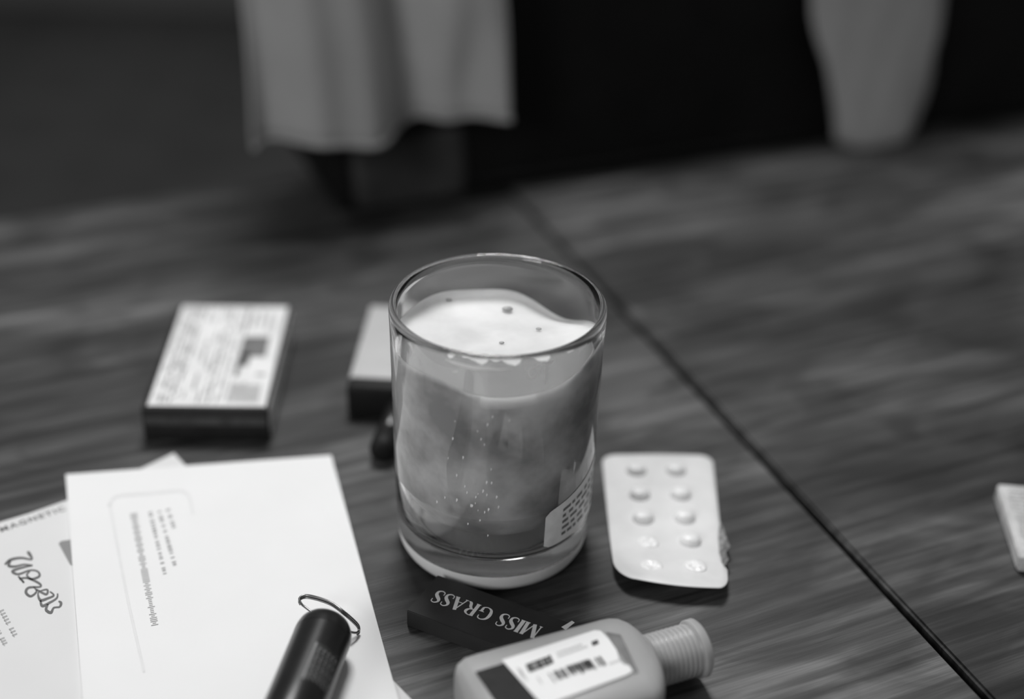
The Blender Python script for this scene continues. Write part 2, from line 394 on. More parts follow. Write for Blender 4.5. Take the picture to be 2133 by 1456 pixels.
smear([(-50, .1050, .3), (-48, .1046, .9), (-46, .1022, .4)])
smear([(70, .1054, .3), (69, .1030, .9), (71, .1012, .5)])
for k in range(34):
    a = random.gauss(-9, 7); z = random.choice([random.uniform(.03, .085), random.uniform(.04, .06)]); s_ = random.uniform(.5, 1.2)
    smear([(a, z, .1), (a + .3 * s_, z - .0004, s_ * .9), (a, z - .0010 * s_ - .0004, .1)])
sm = link('wax_smear', b2, translucent(mat('dried_wax', 0.95, 0.5, var=0.02, scale=500), 0.1), cand); sm['kind'] = 'stuff'

# ------------------------------------------------------------------ envelope and letter
def interp(ps, step=None): return ps
ltr_px = [(362, 945), (290, 979), (215, 1011), (140, 1043), (60, 1071), (0, 1089), (-220, 1152)]
ltr = [at(x, y, 0.0) for x, y in ltr_px]
right_dir = (at(855, 1456) - at(362, 945)).normalized()
far_r = ltr[0] + right_dir * 0.245; far_l = ltr[-1] + right_dir * 0.245
LC = Vector((ltr[3].x, ltr[3].y, TZ))
def lo(ps, z): return [Vector((p.x - LC.x, p.y - LC.y, z)) for p in ps]
letter = thing('printed_letter', 'white letter with grey script heading, lying under the window envelope', 'letter', LC)
link('page', sheet(lo(ltr + [far_l, far_r], 0.0001), 0.0002), MPAPER2, letter, False)
lf = lambda x, y: at(x, y, 0.00038) - LC
# spaced capitals along the upper edge
def textmesh(name, body, size, origin, angle, m, parent, z, spacing=1.0, shear=0.0, xs=1.0, off=0.0):
    c = bpy.data.curves.new(name, 'FONT'); c.body = body; c.size = size; c.space_character = spacing; c.shear = shear; c.offset = off; c.resolution_u = 3
    t = bpy.data.objects.new(name, c); COL.objects.link(t)
    bpy.context.view_layer.update()
    me = bpy.data.meshes.new_from_object(t.evaluated_get(bpy.context.evaluated_depsgraph_get())); bpy.data.objects.remove(t)
    o = bpy.data.objects.new(name, me); COL.objects.link(o); me.materials.clear(); me.materials.append(m)
    o.parent = parent; o.location = (origin.x, origin.y, z); o.rotation_euler = (0, 0, angle); o.scale = (xs, 1, 1); return o
a0, a1 = at(2, 1110), at(140, 1063)
textmesh('heading_text', 'MAGNETIC', 0.0046, a0 - LC, ang(a0, a1), MINK, letter, 0.00038, 1.25, off=0.00012)
# handwriting-like script running down to the right, in page pixels
b2 = bmesh.new()
sx0, sy0 = 12, 1160
def scr(ps): ribbon(b2, catmull([(x, y, w_) for x, y, w_ in ps], 6), lf)
W_ = 5
scr([(10, 1176, 4), (22, 1166, 6), (44, 1162, 5), (66, 1165, 4), (60, 1152, 7), (56, 1150, 3)])
scr([(22, 1168, 4), (18, 1178, 6), (30, 1180, 5), (50, 1176, 4), (68, 1178, 4)])
scr([(66, 1178, 3), (40, 1184, 5), (26, 1190, 6), (38, 1196, 5), (62, 1188, 4), (78, 1190, 4), (82, 1200, 5), (66, 1206, 5), (56, 1198, 4), (62, 1190, 3)])
scr([(40, 1206, 5), (56, 1204, 4), (80, 1214, 5), (84, 1222, 4), (60, 1224, 5), (54, 1234, 6), (64, 1242, 5), (76, 1232, 4), (70, 1222, 3)])
scr([(38, 1200, 4), (50, 1214, 4), (44, 1206, 3)])
scr([(76, 1228, 4), (96, 1238, 5), (98, 1228, 4), (80, 1234, 3), (84, 1250, 6), (100, 1246, 5), (112, 1240, 4), (104, 1232, 3)])
scr([(84, 1250, 4), (88, 1262, 6), (102, 1256, 5), (118, 1246, 4), (120, 1236, 3)])
scr([(100, 1258, 4), (96, 1270, 6), (106, 1276, 6), (112, 1266, 4), (124, 1264, 4), (127, 1256, 6), (122, 1252, 3)])
link('script_writing', b2, MINK, letter, False)
b2 = bmesh.new()
for (xa, ya), (xb, yb) in (((2, 1272), (33, 1328)), ((-14, 1300), (12, 1345))):
    nn = 9
    for k in range(nn):
        x = xa + (xb - xa) * k / nn; y = ya + (yb - ya) * k / nn
        if k == 5: continue
        ribbon(b2, [(x - 4, y + 2, 3.2), (x + 6, y - 2, 3.2)], lf); ribbon(b2, [(x - 3, y + 2, 1.5), (x + 1, y + 5, 1.5)], lf)
link('small_print', b2, MINKL, letter, False)
b2 = bmesh.new()
cs = [(122, 1132), (127, 1127), (146, 1124), (240, 1118), (250, 1150), (154, 1180), (146, 1176)]
b2.faces.new([b2.verts.new(lf(x, y)) for x, y in cs])
link('grey_box_print', b2, mat('grey_print', 0.25, 0.6, var=0.05), letter, False)

ea, eb, ec, ed = at(137, 990, .0008), at(690, 950, .0008), at(822, 1432, .0008), at(172, 1456, .0008)
ed2 = ea + (ed - ea) * 1.75; ec2 = eb + (ec - eb) * 1.5
EC = Vector((ea.x, ea.y, TZ))
env = thing('window_envelope', 'white window envelope lying on top of the letter, printed address upper left', 'envelope', EC)
link('envelope_paper', sheet([Vector((p.x - EC.x, p.y - EC.y, 0.0006)) for p in (ea, eb, ec2, ed2)], 0.0007), MPAPER, env, False)
ef = lambda x, y: at(x, y, 0.00142) - EC
# the window: thin film with an embossed rim
wl, wr = [(228, 1058), (236, 1036), (250, 1031)], [(368, 1020), (385, 1023), (393, 1037)]
b2 = bmesh.new()
rimpts = [(300, 1400), (264, 1240), (232, 1070), (229, 1050), (238, 1036), (255, 1031), (310, 1027), (365, 1022), (383, 1024), (394, 1036), (402, 1070)]
ribbon(b2, catmull([(x, y, 5) for x, y in rimpts], 6), ef)
wn = link('address_window', b2, MINKLL, env, False)
b2 = bmesh.new()
def addr(x0, y0, x1, y1, wd, bars=False):
    L0 = math.hypot(x1 - x0, y1 - y0); dx, dy = (x1 - x0) / L0, (y1 - y0) / L0; px, py = -dy, dx; t = 0
    while t < L0:
        l = 2.0 if bars else random.uniform(3, 6)
        h = wd * (random.choice([.5, 1.0, 1.0]) if bars else random.uniform(.75, 1)); x, y = x0 + dx * t, y0 + dy * t
        ribbon(b2, [(x + px * h / 2, y + py * h / 2, l * .8), (x - px * h / 2, y - py * h / 2, l * .8)], ef)
        t += l + (1.8 if bars else (random.choice([1.2, 1.5, 6.0])))
addr(350, 1062, 364, 1104, 9); addr(332, 1066, 365, 1180, 9); addr(313, 1068, 345, 1202, 9)
link('address_print', b2, MINKL, wn, False)
b2 = bmesh.new(); addr(278, 1070, 323, 1305, 15, True)
link('address_barcode', b2, mat('barcode_grey', 0.33, 0.6, var=0.1, scale=300), wn, False)

# ------------------------------------------------------------------ keychain torch
tz = 0.0016
rT = 0.0108
zT = rT + tz
pE = at(687, 1288, zT); pB = at(635, 1420, zT)
tdir = (pB - pE); tdir.z = 0; tdir.normalize()
pE = pE + tdir * 0.0015
ta = math.atan2(tdir.y, tdir.x)
torch = thing('keychain_torch', 'small glossy black cylindrical torch lying on the white envelope', 'torch', (pE.x, pE.y, TZ + zT), ta)
def xl(prof, n=64):                          # lathe about +x
    b3 = lathe([(r, z) for z, r in prof], n); bmesh.ops.rotate(b3, verts=b3.verts, matrix=Matrix.Rotation(R(90), 3, 'Y'))
    bmesh.ops.recalc_face_normals(b3, faces=b3.faces); return b3
autosmooth(link('barrel', xl([(0.0104, 0), (0.0104, 0.0104), (0.0108, 0.0104), (0.040, 0.0104), (0.082, 0.0108), (0.084, 0.0100), (0.084, 0)]), MBLACK, torch))
autosmooth(link('tail_cap', xl([(0, 0), (0.0001, 0.0030), (0.0006, 0.0052), (0.0017, 0.0072), (0.0033, 0.0088), (0.0053, 0.0099), (0.0075, 0.01035), (0.0102, 0.01045), (0.0103, 0.0102), (0.0103, 0)]), MBLACK, torch), 50)
autosmooth(link('head_ring', xl([(0.072, 0.0106), (0.072, 0.0118), (0.076, 0.0122), (0.084, 0.0122), (0.086, 0.0116), (0.086, 0.009)]), MBLACK, torch))
link('key_lug', rbox(0.004, 0.003, 0.006, 0.001, (-0.0005, 0, -0.001)), MBLACKM, torch)
# split ring leaning away behind the cap
Tm = Matrix.Translation((pE.x, pE.y, TZ + zT)) @ Matrix.Rotation(ta, 4, 'Z'); Ti = Tm.inverted()
rp = [(700, 1312, .010), (640, 1268, .012), (628, 1258, .012), (624, 1246, .012), (636, 1240, .012), (660, 1244, .0125), (690, 1255, .0125), (715, 1273, .0115), (735, 1290, .008), (746, 1302, .005), (748, 1312, .0035), (742, 1318, .004), (728, 1316, .006)]
b2 = bmesh.new(); pts = [Ti @ at(x, y, z) for x, y, z in catmull(rp, 6)]
tube(pts, 0.00045, 8, b2); tube([p + Vector((0.0003, 0, -0.0009)) for p in pts[14:-8]], 0.00045, 8, b2)
link('split_ring', b2, MSTEEL, torch)
# printed label plate: patch of the barrel
def bar(x, a, off=0.00012): r = 0.01036 + off; return Vector((x, r * math.sin(a), r * math.cos(a)))
b2 = bmesh.new()
sgn = 1
A0, A1 = R(10), R(62)
g = [[b2.verts.new(bar(0.0225 + 0.018 * i / 4, A0 + (A1 - A0) * j / 12)) for j in range(13)] for i in range(5)]
for i in range(4):
    for j in range(12): b2.faces.new((g[i][j], g[i + 1][j], g[i + 1][j + 1], g[i][j + 1]))
pl = link('label_plate', b2, mat('torch_label', 0.022, 0.45, var=0.3, scale=300), torch); pl['label'] = 'dark grey printed plate on barrel'
b2 = bmesh.new()
bf = lambda x, a: bar(x, a, 0.0002)
rects(b2, [(0.0225, A0, 0.0405, A0 + R(4)), (0.0225, A0, 0.0229, A1)], bf)
for k in range(4):
    for q in range(5):
        x = 0.0245 + k * 0.0040; a = A0 + R(10) + q * R(10)
        rects(b2, [(x, a, x + 0.0028, a + R(1.6)), (x, a, x + 0.0005, a + R(6)), (x + 0.0024, a, x + 0.0028, a + R(5))], bf)
link('plate_print', b2, mat('torch_ink', 0.2, 0.5, var=0.2, scale=400), pl)

# ------------------------------------------------------------------ black box with white lettering
hB = 0.0078
bl, blr = at(847, 1271, hB), at(1052, 1347, hB); bk, bkr = at(912, 1197, hB), at(1180, 1296, hB)
ba = (ang(bl, blr) + ang(bk, bkr)) / 2
bu = Vector((math.cos(ba), math.sin(ba), 0)); bv = Vector((-math.sin(ba), math.cos(ba), 0))
wB = ((bk - bl).dot(bv)); oB = bl
x0 = 0.0; LB = max((bkr - bl).dot(bu), 0.07) + 0.004
sk = (bk - bl).dot(bu)                        # the left end is not quite square in view
gb = thing('slim_carton', 'slim matte black carton lettered in white, wedged between candle and bottle', 'carton', (bl.x, bl.y, TZ), ba)
b2 = sheet([Vector(p) for p in ((0, 0, 0.0002), (LB, 0, 0.0002), (LB + sk, wB, 0.0002), (sk, wB, 0.0002))], hB - 0.0002)
bmesh.ops.bevel(b2, geom=list(b2.edges), offset=0.0003, segments=2, affect='EDGES')
link('carton_body', b2, MCARD, gb, False)
tm = Matrix.Translation((bl.x, bl.y, TZ)) @ Matrix.Rotation(ba, 4, 'Z'); tmi = tm.inverted()
tb0, tb1 = tmi @ at(1131, 1307, hB), tmi @ at(912, 1229, hB)      # baseline, first to last letter
tcap = tmi @ at(1113, 1330, hB)
bd = (tb1 - tb0); Ltx = bd.length; bd.normalize(); nd = Vector((-bd.y, bd.x, 0)) * 1.0
if (tcap - tb0).dot(nd) < 0: nd = -nd
cap = 0.0071
T, t_ = 0.2, 0.07
G = {
 'M': (0.95, [[(0.08, 0, t_), (0.12, 1, t_)], [(0.14, 1, T * 1.1), (0.46, 0.0, T)], [(0.46, 0.0, t_), (0.78, 1, t_)], [(0.80, 1, T), (0.86, 0, T)], [(0, .02, .05), (0.18, .02, .05)], [(0.72, .02, .05), (0.98, .02, .05)], [(0.04, .98, .05), (0.18, .98, .05)], [(0.76, .98, .05), (0.92, .98, .05)]]),
 'I': (0.34, [[(0.17, 0, T * 1.1), (0.17, 1, T * 1.1)], [(0.04, .02, .05), (0.3, .02, .05)], [(0.04, .98, .05), (0.3, .98, .05)]]),
 'S': (0.58, ['c', (0.48, 0.74, .05), (0.46, 0.93, .06), (0.28, 0.99, .08), (0.12, 0.86, .12), (0.14, 0.68, .18), (0.30, 0.52, .21), (0.44, 0.34, .18), (0.44, 0.12, .12), (0.26, 0.01, .08), (0.08, 0.08, .06), (0.06, 0.28, .05)]),
 'G': (0.84, ['c', (0.66, 0.72, .05), (0.62, 0.92, .07), (0.42, 0.99, .07), (0.18, 0.84, .14), (0.11, 0.5, .19), (0.2, 0.14, .14), (0.44, 0.01, .07), (0.64, 0.08, .09), (0.67, 0.2, .15), (0.67, 0.42, .15)], [[(0.5, .42, .05), (0.8, .42, .05)]]),
 'R': (0.78, [[(0.17, 0, T), (0.17, 1, T)], [(0.03, .02, .05), (0.3, .02, .05)]], ['c', (0.06, 0.98, .05), (0.38, 0.98, .07), (0.56, 0.86, .13), (0.58, 0.72, .17), (0.48, 0.56, .11), (0.24, 0.5, .05)], ['c', (0.36, 0.5, .1), (0.5, 0.36, .16), (0.60, 0.1, .16), (0.74, 0.02, .07)]),
 'A': (0.80, [[(0.10, 0, t_), (0.40, 1, t_)], [(0.38, 1, T), (0.68, 0, T)], [(0.2, .34, .05), (0.56, .34, .05)], [(0.0, .02, .05), (0.2, .02, .05)], [(0.54, .02, .05), (0.80, .02, .05)]]),
}
word = 'MISS GRASS'
tot = sum(G[c][0] if c != ' ' else 0.36 for c in word)
sxu = Ltx / tot; cur = 0.0; b2 = bmesh.new(); lay = 0
for c in word:
    if c == ' ': cur += 0.36; continue
    g_ = G[c]
    for part in g_[1:]:
        def fm(x, y, cur=cur):
            global lay
            p = tb0 + bd * ((cur + x) * sxu) + nd * (y * cap); return Vector((p.x, p.y, hB + 0.00012 + lay * 0.000004))
        if part[0] == 'c': lay += 1; ribbon(b2, catmull(list(part[1:]), 6), fm)
        else:
            for st in part: lay += 1; ribbon(b2, st, fm)
    cur += g_[0]
link('white_lettering', b2, MWHITEINK, gb, False)
q = tmi @ at(1187, 1302, hB); b2 = bmesh.new()
ribbon(b2, [(q.x - 0.0012, q.y - 0.003, 0.0022), (q.x + 0.0004, q.y + 0.0022, 0.0014)], lambda x, y: Vector((x, y, hB + 0.00015)))
link('white_mark', b2, MWHITEINK, gb, False)

# ------------------------------------------------------------------ frosted bottle
tB = 0.0125                                   # half thickness
e0, e1 = at(948, 1378, 0.020), at(1240, 1298, 0.020)
bo = ang(e0, e1); ou = Vector((math.cos(bo), math.sin(bo), 0)); ovv = Vector((-math.sin(bo), math.cos(bo), 0))
HWB = 0.0218
lb = at(926, 1400, 0.012)
ob = e0 - ovv * HWB; ob = ob + ou * ((lb - ob).dot(ou))
bot = thing('frosted_bottle', 'frosted clear plastic bottle lying flat with a white barcode label', 'bottle', (ob.x, ob.y, TZ), bo)
bmi = (Matrix.Translation((ob.x, ob.y, TZ)) @ Matrix.Rotation(bo, 4, 'Z')).inverted()
sh = (bmi @ at(1262, 1299, 0.018)).x
ncx0 = (bmi @ at(1330, 1365, 0.0125)); ncx1 = (bmi @ at(1440, 1345, 0.0125))
NY = (bmi @ at(1395, 1362, 0.013)).y
NL = ncx1.x
def sup(hw, ht, e, x, cy=0.0, n=56):
    out = []
    for i in range(n):
        a = 2 * math.pi * i / n; c_, s_ = math.cos(a), math.sin(a)
        out.append((x, cy + hw * math.copysign(abs(c_) ** (2 / e), c_), tB + ht * math.copysign(abs(s_) ** (2 / e), s_)))
    return out
BL = sh                                       # where the shoulder starts
BL = 0.0590; NY = 0.0040; NL = 0.0895
prof = [(0,0,0,0), (0.0, .70, .6, 4), (0.0006, .86, .80, 4), (0.002, .94, .92, 4.5), (0.005, .99, .985, 5), (0.010, 1, 1, 5), (BL * .5, 1, 1, 5), (BL - .002, 1, 1, 5), (BL + .001, .975, .99, 4.8), (BL + .004, .90, .96, 4), (BL + .0065, .77, .90, 3.4), (BL + .0082, .62, .82, 2.8), (BL + .0090, .47, .74, 2.4), (BL + .0093, .36, .66, 2)]
prof = prof[1:]
def cyoff(x): return NY * max(0, min(1, (x - BL) / .009))
body = link('bottle_body', loft([sup(HWB * a, tB * c_, e, x, cyoff(x) if x > BL else 0 + cyoff(x) * 0 ) for x, a, c_, e in [(x, a, c_, e) for x, a, c_, e in prof]]), MBOT, bot); autosmooth(body, 50)
# recessed panel line near the shoulder and dark back label showing through
def top(x, y): 
    yy = abs(y) / HWB; return Vector((x, y, tB + tB * (1 - min(yy, .999) ** 5) ** .2 + 0.0002))
def bq(px, py): p = bmi @ at(px, py, 2 * tB); return p
b2 = bmesh.new()
def patch(bm_, cs, nx=14, ny=10, off=0.0):
    a, b_, c_, d = [bq(*c) for c in cs]; g2 = []
    for i in range(nx + 1):
        s = i / nx; row = []
        for j in range(ny + 1):
            t = j / ny; p = (a * (1 - s) + b_ * s) * (1 - t) + (d * (1 - s) + c_ * s) * t
            v = top(p.x, p.y); v.z += off; row.append(bm_.verts.new(v))
        g2.append(row)
    for i in range(nx):
        for j in range(ny): bm_.faces.new((g2[i][j], g2[i + 1][j], g2[i + 1][j + 1], g2[i][j + 1]))
patch(b2, [(990, 1400), (1062, 1378), (1150, 1492), (1070, 1520)])
dl = link('dark_label', b2, MLABELD, bot); dl['label'] = 'dark label strip beside the white one'
b2 = bmesh.new()
wlab = [(1045, 1377), (1238, 1315), (1251, 1316), (1268, 1333), (1284, 1356), (1291, 1378), (1299, 1386), (1310, 1388), (1318, 1400), (1306, 1408), (1140, 1470), (1125, 1466)]
vs = []
for x, y in wlab: p = bq(x, y); v = top(p.x, p.y); v.z = 2 * tB + 0.0004; vs.append(b2.verts.new(v))
b2.faces.new(vs); r_ = bmesh.ops.extrude_face_region(b2, geom=list(b2.faces)); bmesh.ops.translate(b2, vec=(0, 0, .00012), verts=[v for v in r_['geom'] if isinstance(v, bmesh.types.BMVert)])
bmesh.ops.recalc_face_normals(b2, faces=b2.faces)
wlb = link('barcode_label', b2, MLABEL, bot, False); wlb['label'] = 'white peeling sticker with barcode'
zl = 2 * tB + 0.0007
def lq(px, py): p = bmi @ at(px, py, zl); return Vector((p.x, p.y, zl))
b2 = bmesh.new()
def bars(x0, y0, x1, y1, ex, ey, n_, seed, fill=.55):
    random.seed(seed)
    for k in range(n_):
        if random.random() > fill + .2: continue
        s = k / n_; wd = (x1 - x0) / n_ * random.uniform(.5, 1.1); x = x0 + (x1 - x0) * s; y = y0 + (y1 - y0) * s
        kx = random.choice([1, 1, 1.15]) * (1 if ex > 8 else 1)
        sl = (y1 - y0) / (x1 - x0)
        vs = [b2.verts.new(lq(a, c)) for a, c in ((x, y), (x + wd, y + wd * sl), (x + wd + ex * kx, y + wd * sl + ey * kx), (x + ex * kx, y + ey * kx))]; b2.faces.new(vs)
bars(1141, 1402, 1254, 1365, 13, 17, 46, 5, .5)
bars(1178, 1388, 1226, 1372, 10, 14, 18, 8, .7)
link('barcode', b2, MINK, wlb, False)
b2 = bmesh.new()
bars(1095, 1386, 1147, 1366, 7, 13, 14, 11, .85)
ribbon(b2, [(1095, 1385, 2.5), (1146, 1366, 2.5)], lq); ribbon(b2, [(1102, 1399, 2.5), (1153, 1379, 2.5)], lq); ribbon(b2, [(1144, 1364, 3), (1152, 1380, 3)], lq)
rects(b2, [], lq); ribbon(b2, [(1233, 1341, 9), (1246, 1336, 9)], lq)
link('bold_print', b2, MCARD, wlb, False)
b2 = bmesh.new(); random.seed(9)
for (xa, ya, xb, yb) in ((1160, 1360, 1214, 1341), (1163, 1367, 1225, 1345), (1084, 1396, 1098, 1420), (1078, 1392, 1090, 1412), (1120, 1412, 1130, 1426), (1270, 1382, 1292, 1374)):
    nn = max(3, int(math.hypot(xb - xa, yb - ya) / 4.5))
    for k in range(nn):
        x = xa + (xb - xa) * k / nn; y = ya + (yb - ya) * k / nn; ribbon(b2, [(x, y - 2, 2.2), (x + 1.6, y + 2.2, 2.2)], lq)
link('fine_print', b2, MINKL, wlb, False)
# dark contents line along the panel
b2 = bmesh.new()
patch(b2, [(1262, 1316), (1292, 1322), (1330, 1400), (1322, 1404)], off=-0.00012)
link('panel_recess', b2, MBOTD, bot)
# threaded neck / cap
def nx_(x, r, n=48): return [(x, NY + r * math.cos(2 * math.pi * i / n), tB + r * math.sin(2 * math.pi * i / n) * .98) for i in range(n)]
x0n = BL + 0.0088; rN = 0.0096
rings = [nx_(x0n - .001, rN * .9), nx_(x0n, rN)]
x = x0n + .0008
while x < NL - 0.004:
    rings += [nx_(x, rN * .97), nx_(x + .0005, rN * 1.02), nx_(x + .0009, rN * 1.02), nx_(x + .0013, rN * .97)]; x += .0019
rings += [nx_(NL - .0035, rN), nx_(NL - .0032, rN * 1.12), nx_(NL - .0008, rN * 1.13), nx_(NL, rN * 1.04), nx_(NL + .0002, rN * .9), nx_(NL, rN * .5)]
cp = link('ribbed_cap', loft(rings), MBOT, bot); autosmooth(cp, 60)

# ------------------------------------------------------------------ blister pack
def quad(cs, zs):
    c = [at(x, y, z) for (x, y), z in zip(cs, zs)]
    return lambda s, t: (c[0] * (1 - s) + c[1] * s) * (1 - t) + (c[3] * (1 - s) + c[2] * s) * t
zf = lambda s, t: 0.0008 + 0.0052 * max(0, (t - 0.55) / 0.45) ** 1.6 + 0.0012 * math.sin(s * 3.14) * (1 - t) * .5
bq_ = quad([(1253, 949), (1484, 950), (1520, 1226), (1281, 1198)], [0.0008, 0.0008, 0.006, 0.006])
BC = bq_(.5, .5); BC = Vector((BC.x, BC.y, TZ))
bli = thing('blister_pack', 'white foil pill blister pack, part used, lying right of the candle', 'blister pack', BC)
def bp_(s, t, dz=0.0):
    p = bq_(s, t); return Vector((p.x - BC.x, p.y - BC.y, zf(s, t) + dz))
def outline(rad=0.12, m=10):
    out = []
    asp = 0.55
    for cx_, cy_, a0_ in ((1 - rad, rad * asp, -90), (1 - rad * .8, 1 - rad * asp * 1.3, 0), (rad * 1.3, 1 - rad * asp * 1.9, 90), (rad, rad * asp, 180)):
        rx = rad if cx_ > .5 else cx_; rx = (1 - cx_) if cx_ > .5 else cx_; ry = cy_ if cy_ < .5 else 1 - cy_
        for k in range(m + 1):
            a = R(a0_ + 90 * k / m); out.append((cx_ + rx * math.cos(a), cy_ + ry * math.sin(a)))
    return out
ol = outline(); dense = []
for i, p in enumerate(ol):
    q2 = ol[(i + 1) % len(ol)]; d = math.dist(p, q2); k = max(1, int(d / 0.05))
    for j in range(k):
        s, t = p[0] + (q2[0] - p[0]) * j / k, p[1] + (q2[1] - p[1]) * j / k
        if s > .97 and .5 < t < .9:           # torn, ragged side
            s += random.uniform(-.012, .02) - .035 * math.exp(-((t - .80) / .05) ** 2)
        if t > .9: t += .03 * math.sin(s * 3.14)
        dense.append((s, t))
b2 = bmesh.new(); rg_ = []
for f in (1, .985, .9, .75, .6, .45, .3, .15):
    rg_.append([b2.verts.new(bp_(.5 + (s - .5) * f, .5 + (t - .5) * f, 0.0006 if f < 1 else 0.0003)) for s, t in dense])
cen = b2.verts.new(bp_(.5, .5, .0006)); n = len(dense)
for a, c in zip(rg_, rg_[1:]):
    for i in range(n): b2.faces.new((a[i], a[(i + 1) % n], c[(i + 1) % n], c[i]))
for i in range(n): b2.faces.new((rg_[-1][i], rg_[-1][(i + 1) % n], cen))
low = [b2.verts.new(bp_(s, t, -0.0001)) for s, t in dense]
for i in range(n): b2.faces.new((rg_[0][i], low[i], low[(i + 1) % n], rg_[0][(i + 1) % n]))
bmesh.ops.recalc_face_normals(b2, faces=b2.faces)
link('blister_card', b2, MFOIL, bli)
c4 = [(1253, 949), (1484, 950), (1520, 1226), (1281, 1198)]
def dome(px, py, rx, ry, h, zc, crush=0.0, rot=0.0, seed=0):
    rnd = random.Random(seed); b3 = bmesh.new(); rs = []
    cen_ = at(px, py, zc + h * .5) - BC
    for k in range(9):
        f = k / 8; rr = math.cos(f * math.pi / 2) ** .55; zz = h * math.sin(f * math.pi / 2)
        if k == 8: rs.append([b3.verts.new((cen_.x, cen_.y, zc + h * (1 - crush)))]); continue
        ring = []
        for i in range(28):
            a = 2 * math.pi * i / 28; x, y = rx * rr * math.cos(a), ry * rr * math.sin(a)
            j = 1 - crush * rnd.random() * f
            ring.append(b3.verts.new((cen_.x + x * math.cos(rot) - y * math.sin(rot), cen_.y + x * math.sin(rot) + y * math.cos(rot), zc + zz * j)))
        rs.append(ring)
    for a, c in zip(rs, rs[1:]):
        for i in range(28):
            if len(c) == 1: b3.faces.new((a[i], a[(i + 1) % 28], c[0]))
            else: b3.faces.new((a[i], a[(i + 1) % 28], c[(i + 1) % 28], c[i]))
    return link('pill_pocket', b3, MPOCK, bli)
for i, (px, py, cr, h) in enumerate(((1326, 976, 0, .0042), (1408, 976, 0, .0042), (1333, 1026, 0, .0044), (1418, 1026, 0, .0044), (1340, 1075, 0, .0044), (1426, 1074, 0, .0044), (1438, 1123, 0, .0044), (1350, 1130, .6, .0028), (1358, 1178, .8, .0014), (1448, 1178, .8, .0018))):
    zc = 0.0012 if py < 1100 else 0.0018 if py < 1150 else 0.0046
    dome(px, py, 0.0047, 0.0040, h * .85, zc, cr, 0.0 if not cr else -.5, i)
b2 = bmesh.new()
fl_ = [(1500, 1085, .003), (1507, 1100, .0045), (1514, 1122, .004), (1521, 1138, .0055), (1512, 1150, .004), (1518, 1165, .005), (1508, 1182, .004), (1498, 1150, .003), (1496, 1115, .003)]
b2.faces.new([b2.verts.new(at(x, y, z) - BC) for x, y, z in fl_]); bmesh.ops.triangulate(b2, faces=b2.faces)
link('torn_foil', b2, mat('torn_foil_grey', 0.25, 0.35, metal=0.4, var=0.5, scale=500), bli, False)

# ------------------------------------------------------------------ cigarette-size pack
hP = 0.0175
pc = [at(378, 631, hP), at(594, 642, hP), at(567, 861, hP), at(292, 838, hP)]
lonx = ((pc[1] - pc[2]) + (pc[0] - pc[3])); pa = math.atan2(lonx.y, lonx.x) - R(90.9)
cc = (pc[0] + pc[1] + pc[2] + pc[3]) / 4
WP = ((pc[1] - pc[0]).length + (pc[2] - pc[3]).length) / 2; LP = ((pc[1] - pc[2]).length + (pc[0] - pc[3]).length) / 2
pk = thing('printed_pack', 'flat rectangular pack with pale printed lines and dark ends, left of the candle', 'pack', (cc.x, cc.y, TZ), pa)
bb = rbox(WP, LP, hP - .0005, 0.0009, (0, 0, hP / 2)); autosmooth(link('pack_body', bb, MDARK, pk))
link('lid_seam', rbox(WP + .0006, .0012, hP - .003, 0, (0, LP * .27, hP / 2)), MCARD, pk, False)
link('front_band', rbox(WP * .96, .0006, .004, 0, (0, -LP / 2 - .00005, hP * .60)), mat('front_band_print', 0.05, 0.5, var=0.4, scale=200), pk, False)
link('side_print', rbox(.0004, LP * .96, hP * .8, 0, (WP / 2 + .0001, 0, hP * .52)), MPACKS, pk, False)
link('top_print', rbox(WP * .93, LP * .975, .0003, .0001, (WP * .012, 0, hP + .0001)), MPACK, pk, False)
b2 = bmesh.new(); rnd = random.Random(3)
pf = lambda u, v: Vector(((u - .5) * WP, (.5 - v) * LP, hP + .0003))
u = .08
for u in [.09, .125, .16, .20, .235, .30, .36, .42, .465, .505, .57, .61]:
    v = .03; wd = rnd.uniform(.009, .02)
    while v < .95:
        l = rnd.uniform(.02, .16)
        rects(b2, [(u, v, u + wd, min(v + l, .96))], pf); v += l + rnd.uniform(.01, .06 if u not in (.30, .36, .42) else .3)
for k in range(14):
    u = .66 + .018 * k; rects(b2, [(u, .77 + rnd.uniform(0, .03), u + .009, .95)], pf)
rects(b2, [(.64, .03, .66, .30), (.70, .1, .72, .24), (.76, .06, .775, .2), (.83, .08, .845, .26), (.9, .1, .91, .3), (.66, .56, .70, .72), (.84, .69, .92, .71)], pf)
tp = link('printed_lines', b2, mat('pack_ink', 0.2, 0.5, var=0.2, scale=150), pk, False)
b2 = bmesh.new(); rects(b2, [(.66, .33, .88, .53), (.66, .5, .76, .62)], pf); link('dark_square_print', b2, mat('pack_dark_print', 0.16, 0.5, var=0.2, scale=120), pk, False)
b2 = bmesh.new(); rects(b2, [(.76, .56, .95, .68), (.80, .68, .84, .74)], pf); link('white_square_print', b2, MLABEL, pk, False)

